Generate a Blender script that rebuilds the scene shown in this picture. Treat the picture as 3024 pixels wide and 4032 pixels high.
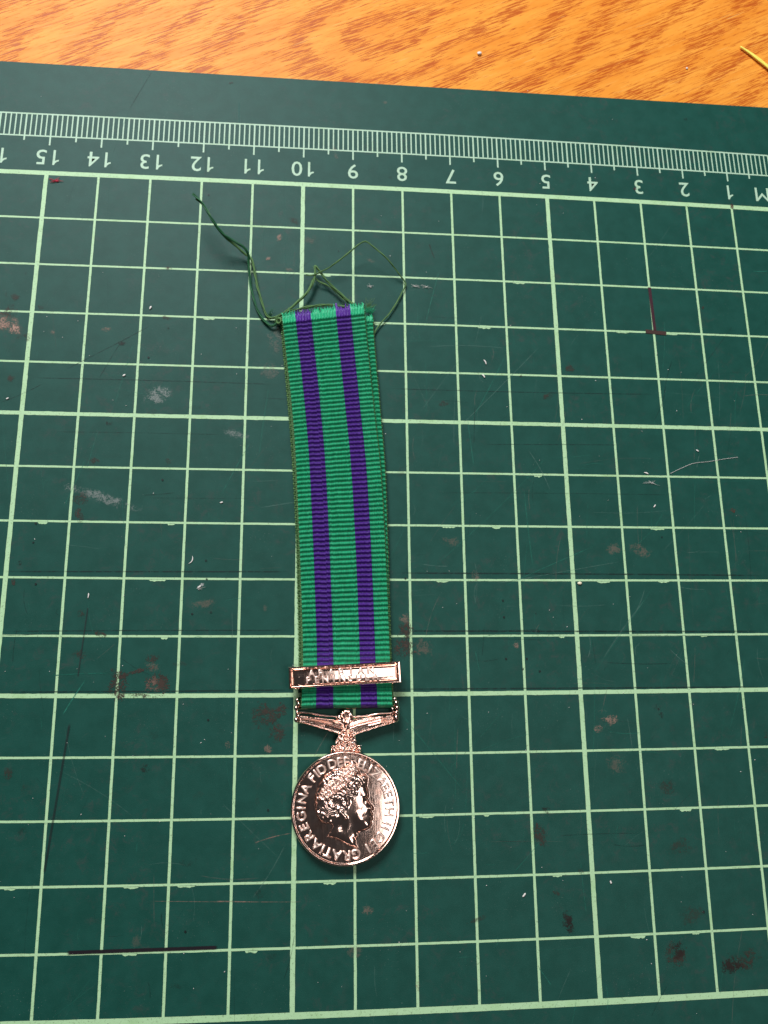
import bpy, math, random
import numpy as np
from mathutils import Matrix, Vector
random.seed(7); rng = np.random.default_rng(7)
scene = bpy.context.scene
for o in list(bpy.data.objects): bpy.data.objects.remove(o)
scene.unit_settings.scale_length = 0.01          # one unit is one centimetre

# ------------------------------------------------------------ camera
R = np.array([[0.99589842, -0.01081848, 0.08982931], [0.01117213, -0.97052425, -0.24074441], [0.08978602, 0.24076056, -0.96642269]])
T = np.array([0.45531738, 0.72782165, 14.01304526]); F = 3061.2027
CAM = -R.T @ T
cd = bpy.data.cameras.new("camera"); cam = bpy.data.objects.new("camera", cd)
scene.collection.objects.link(cam); scene.camera = cam
Rb = R.T @ np.diag([1, -1, -1])
M = Matrix.Identity(4)
for i in range(3):
    for j in range(3): M[i][j] = Rb[i, j]
    M[i][3] = CAM[i]
cam.matrix_world = M
cd.sensor_fit = 'VERTICAL'; cd.sensor_height = 24; cd.sensor_width = 18
cd.lens = F / 4032 * 24; cd.clip_start = 0.5; cd.clip_end = 500
cd.dof.use_dof = True; cd.dof.focus_distance = 13.2; cd.dof.aperture_fstop = 0.0182 / (2 * 0.03)

def W(x, y, z=0.0):
    """point of the plane at height z seen at photograph pixel x, y"""
    d = R.T @ np.array([(x - 1512) / F, (y - 2016) / F, 1.0]); k = (z - CAM[2]) / d[2]
    return CAM + k * d
def W2(pts, z=0.0): return [tuple(W(x, y, z)[:2]) for x, y in pts]

# ------------------------------------------------------------ world and lamps
world = bpy.data.worlds.new("World"); scene.world = world; world.use_nodes = True
bg = world.node_tree.nodes['Background']; bg.inputs[0].default_value = (0.90, 0.95, 1.0, 1); bg.inputs[1].default_value = 0.04
def area(name, loc, target, sx, sy, power, col):
    l = bpy.data.lights.new(name, 'AREA'); l.shape = 'RECTANGLE'; l.size = sx; l.size_y = sy
    l.energy = power; l.color = col
    o = bpy.data.objects.new(name, l); scene.collection.objects.link(o)
    o.location = loc; o.rotation_euler = (Vector(target) - Vector(loc)).to_track_quat('-Z', 'Y').to_euler()
    return o
area("window_light", (-18, 52, 50), (0, 2, 0), 32, 26, 70000, (0.95, 0.98, 1.0))
area("ceiling_panel", (21.5, -14, 60), (21.4, -14, 0), 15, 26, 7600, (1.0, 0.97, 0.94))
area("ceiling_tube", (12, 2.8, 60), (12, 2.7, 0), 24, 10, 3600, (1.0, 0.97, 0.94))
scene.cycles.transparent_max_bounces = 48
scene.view_settings.view_transform = 'Standard'; scene.view_settings.look = 'None'
scene.view_settings.exposure = 0.0; scene.view_settings.gamma = 1

# ------------------------------------------------------------ helpers
def thing(name, label, cat, loc=(0, 0, 0), group=None):
    o = bpy.data.objects.new(name, None); scene.collection.objects.link(o)
    o.location = loc; o.empty_display_size = 0.2
    o['label'] = label; o['category'] = cat
    if group: o['group'] = group
    return o
def wm(o): return (wm(o.parent) @ o.matrix_parent_inverse @ o.matrix_basis) if o.parent else o.matrix_basis.copy()
def part_empty(name, parent, loc):
    o = bpy.data.objects.new(name, None); scene.collection.objects.link(o); o.empty_display_size = .2
    o.parent = parent; o.location = Vector(loc) - wm(parent).translation; return o
def link(name, me, mat, parent=None, smooth=False):
    if mat is not None and not me.materials: me.materials.append(mat)
    if smooth: me.polygons.foreach_set('use_smooth', [True] * len(me.polygons))
    o = bpy.data.objects.new(name, me); scene.collection.objects.link(o)
    if parent is not None:
        o.parent = parent; o.matrix_parent_inverse = wm(parent).inverted()      # vertices stay in place coordinates
    return o
def mesh(name, V, Fc, uv=None, col=None):
    me = bpy.data.meshes.new(name)
    V = np.asarray(V, dtype=np.float32)
    if isinstance(Fc, np.ndarray):
        n = len(Fc); k = Fc.shape[1]
        me.vertices.add(len(V)); me.vertices.foreach_set('co', V.ravel())
        me.loops.add(n * k); me.loops.foreach_set('vertex_index', Fc.astype(np.int32).ravel())
        me.polygons.add(n); me.polygons.foreach_set('loop_start', np.arange(0, n * k, k, dtype=np.int32))
        me.polygons.foreach_set('loop_total', np.full(n, k, dtype=np.int32))
        me.update(calc_edges=True)
    else:
        me.from_pydata([tuple(map(float, v)) for v in V], [], Fc)
    if uv is not None:
        l = me.uv_layers.new(name='UVMap'); l.data.foreach_set('uv', np.asarray(uv, dtype=np.float32).ravel())
    if col is not None:
        a = me.attributes.new('tone', 'FLOAT_COLOR', 'POINT')
        c = np.asarray(col, dtype=np.float32)
        if c.ndim == 1: c = np.repeat(c[:, None], 4, 1)
        a.data.foreach_set('color', c.ravel())
    return me
def tube(pts, r, n=6, twist=None, caps=True):
    P = np.array(pts, float); N = len(P); rr = np.full(N, r) if np.isscalar(r) else np.array(r)
    tan = np.gradient(P, axis=0); tan /= np.linalg.norm(tan, axis=1)[:, None] + 1e-9
    up = np.array([0, 0, 1.0]); V = []
    for i in range(N):
        a = np.cross(tan[i], up)
        if np.linalg.norm(a) < 1e-3: a = np.array([1.0, 0, 0])
        a /= np.linalg.norm(a); b = np.cross(a, tan[i])
        for k in range(n):
            t = 2 * math.pi * k / n + (twist[i] if twist is not None else 0); V.append(P[i] + rr[i] * (a * math.cos(t) + b * math.sin(t)))
    Fc = [(i * n + k, i * n + (k + 1) % n, (i + 1) * n + (k + 1) % n, (i + 1) * n + k) for i in range(N - 1) for k in range(n)]
    if caps: Fc += [tuple(range(n))[::-1], tuple((N - 1) * n + k for k in range(n))]
    return V, Fc
def spline(pts, m=8):
    P = np.array(pts, float); Q = np.vstack([2 * P[0] - P[1], P, 2 * P[-1] - P[-2]]); out = []
    for i in range(1, len(Q) - 2):
        a, b, c, d = Q[i - 1:i + 3]
        for t in np.linspace(0, 1, m, endpoint=False):
            out.append(0.5 * (2 * b + (c - a) * t + (2 * a - 5 * b + 4 * c - d) * t * t + (-a + 3 * b - 3 * c + d) * t ** 3))
    out.append(P[-1]); return np.array(out)
class MB:
    def __init__(s): s.V = []; s.F = []; s.uv = []; s.col = []
    def add(s, V, Fc, uv=None, col=None):
        o = len(s.V); s.V += [tuple(v) for v in V]; s.F += [tuple(i + o for i in f) for f in Fc]
        if uv is not None: s.uv += list(uv)
        if col is not None: s.col += [col] * len(V)
    def quad(s, a, b, c, d, col=None):
        s.add([a, b, c, d], [(0, 1, 2, 3)], [(0, 0), (1, 0), (1, 1), (0, 1)], col)
    def build(s, name, mat, parent=None, smooth=False):
        return link(name, mesh(name, s.V, s.F, s.uv or None, s.col or None), mat, parent, smooth)
def ellipsoid(c, rx, ry, rz, rot=0, n=10, m=7, top=False):
    V = []; Fc = []
    for j in range(m + 1):
        ph = math.pi * j / m
        for i in range(n):
            th = 2 * math.pi * i / n
            x, y, z = rx * math.sin(ph) * math.cos(th), ry * math.sin(ph) * math.sin(th), rz * math.cos(ph)
            V.append((c[0] + x * math.cos(rot) - y * math.sin(rot), c[1] + x * math.sin(rot) + y * math.cos(rot), c[2] + z))
    for j in range(m):
        for i in range(n): Fc.append((j * n + i, (j + 1) * n + i, (j + 1) * n + (i + 1) % n, j * n + (i + 1) % n))
    return V, Fc

# ------------------------------------------------------------ material helpers
class NT:
    def __init__(s, name):
        s.m = bpy.data.materials.new(name); s.m.use_nodes = True; s.t = s.m.node_tree
        s.b = s.t.nodes['Principled BSDF']; s.out = s.t.nodes['Material Output']
    def n(s, typ, **kw):
        nd = s.t.nodes.new(typ)
        for k, v in kw.items():
            if hasattr(nd, k): setattr(nd, k, v)
        return nd
    def l(s, a, b): s.t.links.new(a, b)
    def val(s, inp, v):
        if hasattr(v, 'is_linked') or isinstance(v, bpy.types.NodeSocket): s.l(v, inp)
        else: inp.default_value = v
    def math(s, op, a, b=0.0, c=0.0, clamp=False):
        nd = s.n('ShaderNodeMath', operation=op); nd.use_clamp = clamp
        s.val(nd.inputs[0], a); s.val(nd.inputs[1], b); s.val(nd.inputs[2], c); return nd.outputs[0]
    def noise(s, vec, scale, detail=3, rough=0.5, dist=0.0):
        nd = s.n('ShaderNodeTexNoise'); s.l(vec, nd.inputs['Vector']); nd.inputs['Scale'].default_value = scale
        nd.inputs['Detail'].default_value = detail; nd.inputs['Roughness'].default_value = rough; nd.inputs['Distortion'].default_value = dist
        return nd.outputs[0]
    def mapping(s, vec, rot=(0, 0, 0), scale=(1, 1, 1), loc=(0, 0, 0)):
        nd = s.n('ShaderNodeMapping'); s.l(vec, nd.inputs[0]); nd.inputs['Rotation'].default_value = rot
        nd.inputs['Scale'].default_value = scale; nd.inputs['Location'].default_value = loc; return nd.outputs[0]
    def ramp(s, v, a, b, lo=0.0, hi=1.0):
        nd = s.n('ShaderNodeMapRange'); nd.interpolation_type = 'SMOOTHSTEP'; s.l(v, nd.inputs[0])
        for i, q in zip((1, 2, 3, 4), (a, b, lo, hi)): nd.inputs[i].default_value = q
        return nd.outputs[0]
    def mix(s, f, a, b, mode='MIX'):
        nd = s.n('ShaderNodeMix', data_type='RGBA', blend_type=mode)
        s.val(nd.inputs[0], f)
        for i, q in ((6, a), (7, b)):
            if isinstance(q, tuple): nd.inputs[i].default_value = (*q, 1)
            else: s.l(q, nd.inputs[i])
        return nd.outputs[2]
    def bump(s, h, strength=0.3, dist=0.01):
        nd = s.n('ShaderNodeBump'); nd.inputs['Strength'].default_value = strength; nd.inputs['Distance'].default_value = dist
        s.l(h, nd.inputs['Height']); s.l(nd.outputs[0], s.b.inputs['Normal'])
def pos(t): return t.n('ShaderNodeNewGeometry').outputs['Position']
def attr(t, name='tone'):
    a = t.n('ShaderNodeAttribute'); a.attribute_name = name; return a.outputs['Color'], a.outputs['Fac']

# mat rubber
t = NT("mat_rubber"); p = pos(t)
big = t.noise(p, 0.35, 4); mid = t.noise(p, 3.0, 5, 0.6); fine = t.noise(p, 45, 4, 0.7)
c = t.mix(t.ramp(mid, 0.3, 0.7), (0.0040, 0.054, 0.040), (0.0068, 0.066, 0.050))
c = t.mix(t.math('MULTIPLY', t.ramp(t.noise(p, 4.5, 6, 0.8, 0.5), 0.50, 0.68), t.ramp(t.noise(p, 0.55, 3, 0.5), 0.42, 0.62, 0.05, 0.75)), c, (0.030, 0.056, 0.048))
c = t.mix(t.ramp(t.noise(p, 1.3, 6, 0.7), 0.52, 0.75, 0, 0.35), c, (0.011, 0.070, 0.054))
gr = t.noise(t.mapping(p, scale=(30, 2.0, 1)), 1.0, 4, 0.7); gr2 = t.noise(t.mapping(p, scale=(2.0, 26, 1)), 1.0, 4, 0.7)
c = t.mix(t.math('MULTIPLY', t.ramp(gr, 0.62, 0.75), t.ramp(t.noise(p, 0.6, 2), 0.45, 0.65, 0, 0.35)), c, (0.010, 0.135, 0.098))
c = t.mix(t.math('MULTIPLY', t.ramp(gr2, 0.60, 0.75), t.ramp(t.noise(t.mapping(p, loc=(5, 3, 0)), 0.5, 2), 0.5, 0.7, 0, 0.4)), c, (0.006, 0.030, 0.026))
sp = t.math('MULTIPLY', t.ramp(t.noise(p, 38, 2, 0.5), 0.66, 0.74), t.ramp(t.noise(p, 0.9, 4, 0.6), 0.48, 0.66, 0, 0.45))
c = t.mix(sp, c, (0.16, 0.20, 0.18))
t.l(c, t.b.inputs['Base Color']); t.val(t.b.inputs['Roughness'], t.ramp(fine, 0.3, 0.7, 0.48, 0.60)); t.b.inputs['Specular IOR Level'].default_value = 0.20
t.bump(t.noise(p, 60, 3, 0.6), 0.35, 0.006); M_MAT = t.m

# printed ink with wear
def ink(name, col, wear=0.5):
    t = NT(name); p = pos(t)
    c = t.mix(t.ramp(t.noise(p, 2.2, 5, 0.65), 0.50, 0.75, 0, 0.55), col, (col[0] * 0.66, col[1] * 0.76, col[2] * 0.55))
    c = t.mix(t.math('MULTIPLY', t.ramp(t.noise(p, 26, 4, 0.75), 0.56, 0.64), wear), c, (0.09, 0.13, 0.06))
    c = t.mix(t.ramp(t.noise(p, 0.9, 6, 0.8), 0.66, 0.80, 0, 0.8), c, (0.07, 0.05, 0.035))
    t.l(c, t.b.inputs['Base Color']); t.b.inputs['Roughness'].default_value = 0.55
    t.b.inputs['Specular IOR Level'].default_value = 0.35
    t.bump(t.noise(p, 60, 3, 0.6), 0.3, 0.006); return t.m
M_INK = ink("print_ink_yellow_green", (0.42, 0.64, 0.365)); M_INK2 = ink("print_ink_fine", (0.42, 0.60, 0.44), 0.3)

# soft edged marks on the mat: stains (uv 0..1 round), strokes (uv along, across)
def decal(name, kind):
    t = NT(name); p = pos(t); uvn = t.n('ShaderNodeUVMap'); uv = uvn.outputs[0]
    sx = t.n('ShaderNodeSeparateXYZ'); t.l(uv, sx.inputs[0]); u, v = sx.outputs[0], sx.outputs[1]
    col, fac = attr(t); a = t.n('ShaderNodeAttribute'); a.attribute_name = 'tone'; alpha = a.outputs['Alpha']
    du = t.math('ABSOLUTE', t.math('SUBTRACT', u, 0.5)); dv = t.math('ABSOLUTE', t.math('SUBTRACT', v, 0.5))
    if kind == 'stain':
        d = t.math('SQRT', t.math('ADD', t.math('MULTIPLY', du, du), t.math('MULTIPLY', dv, dv)))
        fall = t.ramp(d, 0.08, 0.5, 1, 0)
        n1 = t.noise(p, 7.0, 5, 0.7, 0.8); n2 = t.noise(p, 42, 4, 0.7, 0.3)
        k = t.math('SUBTRACT', t.math('ADD', t.math('MULTIPLY', n1, 0.55), t.math('MULTIPLY', n2, 0.45)), t.math('MULTIPLY', t.math('SUBTRACT', 1.0, fall), 0.30))
        al = t.math('MULTIPLY', t.ramp(k, 0.43, 0.57), t.math('MULTIPLY', alpha, 0.8))
    elif kind == 'stroke':
        fall = t.math('MULTIPLY', t.ramp(du, 0.38, 0.5, 1, 0), t.ramp(dv, 0.1, 0.5, 1, 0))
        n1 = t.noise(p, 9, 5, 0.8)
        al = t.math('MULTIPLY', t.math('MULTIPLY', fall, t.ramp(n1, 0.36, 0.6, 0.15, 1)), t.math('MULTIPLY', alpha, 0.8))
    else:
        fall = t.math('MULTIPLY', t.ramp(du, 0.47, 0.5, 1, 0), t.ramp(dv, 0.32, 0.5, 1, 0))
        al = t.math('MULTIPLY', t.math('MULTIPLY', fall, t.ramp(t.noise(p, 14, 4, 0.7), 0.3, 0.5, 0.7, 1)), alpha)
    t.l(col, t.b.inputs['Base Color']); t.l(al, t.b.inputs['Alpha']); t.b.inputs['Roughness'].default_value = 0.6
    t.b.inputs['Specular IOR Level'].default_value = 0.3
    return t.m
M_STAIN = decal("dried_stain", 'stain'); M_CUT = decal("knife_cut", 'stroke'); M_PEN = decal("pen_ink", 'pen')

# wood laminate
t = NT("orange_wood_laminate"); p = pos(t)
ang = math.radians(-27)
q = t.mapping(p, rot=(0, 0, ang)); st = t.mapping(q, scale=(1.9, 34.0, 1)); st2 = t.mapping(q, scale=(0.9, 5.0, 1))
warp = t.noise(p, 0.5, 3, 0.5)
vm = t.n('ShaderNodeVectorMath', operation='DISTANCE'); t.l(t.mapping(q, scale=(0.42, 1.0, 1)), vm.inputs[0]); vm.inputs[1].default_value = (2.27, 10.6, 0.0)
rings = t.math('SINE', t.math('ADD', t.math('MULTIPLY', vm.outputs['Value'], 8.5), t.math('MULTIPLY', warp, 9.0)))
dash = t.noise(st, 1.5, 2.0, 0.55)
band = t.ramp(rings, -0.6, 0.9, -0.06, 0.075)
k = t.ramp(t.math('ADD', dash, band), 0.53, 0.63)
k = t.math('MAXIMUM', k, t.math('MULTIPLY', t.ramp(t.noise(t.mapping(q, scale=(0.5, 20.0, 1), loc=(7, 2, 0)), 1.3, 3, 0.5), 0.60, 0.66), 0.55))
c = t.mix(t.ramp(t.noise(st2, 0.8, 4), 0.3, 0.7), (0.78, 0.255, 0.028), (0.88, 0.35, 0.050))
c = t.mix(t.ramp(t.noise(p, 6, 4, 0.6), 0.35, 0.7, 0, 0.35), c, (0.80, 0.30, 0.045))
c = t.mix(t.math('MULTIPLY', k, 0.85), c, (0.44, 0.072, 0.010))
c = t.mix(t.ramp(t.noise(t.mapping(q, loc=(3, 9, 0), scale=(1.0, 22, 1)), 1.2, 3, 0.6), 0.64, 0.72, 0, 0.55), c, (0.80, 0.46, 0.14))
t.l(c, t.b.inputs['Base Color']); t.b.inputs['Roughness'].default_value = 0.42; t.b.inputs['Specular IOR Level'].default_value = 0.10
t.bump(t.math('MULTIPLY', k, -1.0), 0.15, 0.02); M_WOOD = t.m

# cloth yarns
def cloth(name, dark, light, rough=0.42, sheen=0.04):
    t = NT(name); p = pos(t); col, fac = attr(t)
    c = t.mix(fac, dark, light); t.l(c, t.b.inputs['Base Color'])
    t.b.inputs['Roughness'].default_value = rough; t.b.inputs['Specular IOR Level'].default_value = 0.32
    t.b.inputs['Sheen Weight'].default_value = sheen; t.b.inputs['Sheen Roughness'].default_value = 0.4
    t.b.inputs['Sheen Tint'].default_value = (*light, 1)
    return t.m
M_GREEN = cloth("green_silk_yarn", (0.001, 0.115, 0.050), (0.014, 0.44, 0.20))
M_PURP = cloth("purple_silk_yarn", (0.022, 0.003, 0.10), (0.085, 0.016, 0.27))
M_OLIVE = cloth("olive_cotton", (0.03, 0.10, 0.03), (0.13, 0.25, 0.085), 0.7)
M_DKGREEN = cloth("dark_green_thread", (0.004, 0.055, 0.02), (0.02, 0.14, 0.05), 0.5)
M_YEL = cloth("yellow_thread", (0.85, 0.62, 0.05), (0.95, 0.85, 0.16), 0.5)
t = NT("white_lint"); t.b.inputs['Base Color'].default_value = (0.75, 0.70, 0.66, 1); t.b.inputs['Roughness'].default_value = 0.7; M_LINT = t.m
t = NT("cream_bead"); t.b.inputs['Base Color'].default_value = (0.85, 0.75, 0.55, 1); t.b.inputs['Roughness'].default_value = 0.35; M_CREAM = t.m
t = NT("red_fluff"); t.b.inputs['Base Color'].default_value = (0.45, 0.02, 0.05, 1); t.b.inputs['Roughness'].default_value = 0.8; M_RED = t.m
# rose plated metal
t = NT("rose_silver_metal"); p = pos(t)
n1 = t.noise(t.mapping(p, scale=(70, 6, 70)), 1.0, 3, 0.6)
t.b.inputs['Metallic'].default_value = 1.0
t.l(t.mix(t.ramp(t.noise(p, 8, 4, 0.6), 0.35, 0.7), (0.92, 0.66, 0.57), (0.85, 0.54, 0.44)), t.b.inputs['Base Color'])
t.val(t.b.inputs['Roughness'], t.math('ADD', t.ramp(n1, 0.3, 0.7, 0.06, 0.13), t.math('MULTIPLY', attr(t)[1], 0.10))); M_METAL = t.m
t = NT("satin_rose_silver_metal"); p = pos(t); t.b.inputs['Metallic'].default_value = 1.0
t.b.inputs['Base Color'].default_value = (0.95, 0.73, 0.64, 1); t.b.inputs['Roughness'].default_value = 0.36; M_SATIN = t.m

# ------------------------------------------------------------ desk
def slab(x0, y0, x1, y1, z0, z1, b=0.03):
    V = [(x0, y0, z0), (x1, y0, z0), (x1, y1, z0), (x0, y1, z0), (x0, y0, z1 - b), (x1, y0, z1 - b), (x1, y1, z1 - b), (x0, y1, z1 - b),
         (x0 + b, y0 + b, z1), (x1 - b, y0 + b, z1), (x1 - b, y1 - b, z1), (x0 + b, y1 - b, z1)]
    return V, [(3, 2, 1, 0), (0, 1, 5, 4), (1, 2, 6, 5), (2, 3, 7, 6), (3, 0, 4, 7), (4, 5, 9, 8), (5, 6, 10, 9), (6, 7, 11, 10), (7, 4, 8, 11), (8, 9, 10, 11)]
V, Fc = slab(-45, -30, 40, 32, -2.8, -0.3, 0.1)
desk = link('desk_top', mesh('desk_top', V, Fc), M_WOOD); desk['kind'] = 'structure'

# ------------------------------------------------------------ cutting mat
mat_t = thing('cutting_mat', 'dark green self healing cutting mat with pale centimetre grid on the wooden desk', 'cutting mat', (0, 0, -0.3))
V, Fc = slab(-20, -10.05, 10.4, 10.06, -0.3, 0.0, 0.02)
link('base_sheet', mesh('base_sheet', V, Fc), M_MAT, mat_t)
COEF = np.array([-0.04732, -0.00884, -0.01439, -0.06769, -0.04202, -0.01161, -0.00031, -0.08339, 0.01635, 0.01744, 0.07454, 0.00608, 0.00016, 0.10001]).reshape(7, 2)
def G(n, r):
    """printed position of ruler number n, grid row r (the old mat's print has crept a little)"""
    X, Y = 8 - n, 7.5 - r; x, y = max(-9, min(8.5, X)) / 8, max(-8.2, min(9, Y)) / 8
    B = np.array([x ** 3, x * x * y, x * y * y, y ** 3, x * x, x * y, y * y])
    w = B @ COEF; return X + w[0], Y + w[1]
ZP = 0.002
def hstrip(mb, r, n0, n1, w, z, seg=2, jit=0.0):
    k = int(abs(n1 - n0) * seg * (6 if jit else 1)) + 1; ns = np.linspace(n0, n1, k + 1)
    V = []; Fc = []
    for i, n in enumerate(ns):
        x, y = G(n, r); V += [(x, y - w / 2 * (1 + jit * rng.normal() * .5), z), (x, y + w / 2 * (1 + jit * rng.normal() * .5), z)]
        if i: Fc.append((2 * i, 2 * i - 2, 2 * i - 1, 2 * i + 1))
    mb.add(V, [f[::-1] for f in Fc] if n1 < n0 else Fc)
def vstrip(mb, n, r0, r1, w, z, seg=2, jit=0.0):
    k = int(abs(r1 - r0) * seg * (6 if jit else 1)) + 1; rs = np.linspace(r0, r1, k + 1); V = []; Fc = []
    for i, r in enumerate(rs):
        x, y = G(n, r); V += [(x - w / 2 * (1 + jit * rng.normal() * .5), y, z), (x + w / 2 * (1 + jit * rng.normal() * .5), y, z)]
        if i: Fc.append((2 * i, 2 * i + 1, 2 * i - 1, 2 * i - 2))
    mb.add(V, Fc)
NMAX = 26; BASE = 0.0
for r in range(0, 16):
    mb = MB(); w = 0.094 if r in (0, 15) else (0.072 if r % 5 == 0 else 0.037)
    hstrip(mb, r, NMAX, 0, w, ZP, jit=0.10 if r not in (0, 15) else 0.04)
    if r % 5:
        for c_ in range(1, 19):
            if rng.random() < 0.24 and r > 1:       # ink that bled below the thin line
                x, y = G(c_ - rng.uniform(0.2, 0.8) + 0.0, r); L = rng.uniform(0.05, 0.16); h = rng.uniform(0.03, 0.05)
                V = [(x - L, y - w * .4, ZP)]; m = 9
                for i in range(m + 1):
                    u = -1 + 2 * i / m; V.append((x + u * L, y - w * .4 - h * (1 - u ** 4) ** .5 * rng.uniform(.5, 1), ZP))
                mb.add(V, [tuple(range(len(V)))])
    link('grid_line_across', mesh('grid_line_across', mb.V, mb.F), M_INK, mat_t)
for n in range(0, 23):
    mb = MB(); w = 0.078 if n % 5 == 0 else 0.044
    vstrip(mb, n, 0, 15, w, ZP + 0.0006, jit=0.09)
    link('grid_line_along', mesh('grid_line_along', mb.V, mb.F), M_INK, mat_t)
mb = MB()
RO, RI = -1.362, -0.845
hstrip(mb, RO, NMAX, -0.0, 0.032, ZP); hstrip(mb, RI, NMAX, 0, 0.030, ZP)
link('ruler_rail', mesh('ruler_rail', mb.V, mb.F), M_INK2, mat_t)
tick = None
for k in range(0, 231):
    n = k / 10; mb = MB()
    end = -0.635 if k % 10 == 0 else (-0.735 if k % 5 == 0 else RI)
    if n > 17.5: break
    vstrip(mb, n, RO, end, 0.025 if k % 5 else 0.031, ZP + 0.0006, 1)
    link('ruler_tick', mesh('ruler_tick', mb.V, mb.F), M_INK2, mat_t)
def text_mesh(s, size, extrude=0.0, bevel=0.0, offset=0.0, res=3, space=1.0):
    cu = bpy.data.curves.new('txt', 'FONT'); cu.body = s; cu.size = size; cu.extrude = extrude; cu.bevel_depth = bevel; cu.bevel_resolution = 1
    cu.offset = offset; cu.resolution_u = res; cu.align_x = 'CENTER'; cu.align_y = 'CENTER'; cu.space_character = space
    o = bpy.data.objects.new('txt', cu); scene.collection.objects.link(o)
    bpy.context.view_layer.update()
    me = bpy.data.meshes.new_from_object(o.evaluated_get(bpy.context.evaluated_depsgraph_get()))
    bpy.data.objects.remove(o); bpy.data.curves.remove(cu)
    if len(me.vertices):
        co = np.array([v.co for v in me.vertices]); mid = (co.max(0) + co.min(0)) / 2
        for v in me.vertices: v.co.x -= mid[0]; v.co.y -= mid[1]
    me.materials.clear(); return me
ONE = [(-.022, 0), (.022, 0), (.022, .34), (-.012, .34), (-.030, .295), (-.065, .262), (-.095, .252), (-.095, .218), (-.060, .226), (-.022, .246)]
for n in list(range(1, 18)) + ['CM']:
    s_ = str(n); nn = 0.05 if n == 'CM' else n; x, y = G(nn, -0.36); w_ = 0.265 if n != 'CM' else 0.42
    for i, ch in enumerate(s_):
        off = (i - (len(s_) - 1) / 2) * w_
        if ch == '1': me = mesh('printed_digit', [(p_[0] + .02, p_[1] - .17, 0) for p_ in ONE], [tuple(range(len(ONE)))])
        else: me = text_mesh(ch, 0.478, offset=0.0 if ch in 'CM' else 0.002); me.name = 'printed_digit'
        me.transform(Matrix.Translation((x, y, ZP)) @ Matrix.Rotation(math.pi, 4, 'Z') @ Matrix.Translation((off, 0, 0))); link('printed_digit' if n != 'CM' else 'printed_letter', me, M_INK2, mat_t)

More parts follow.
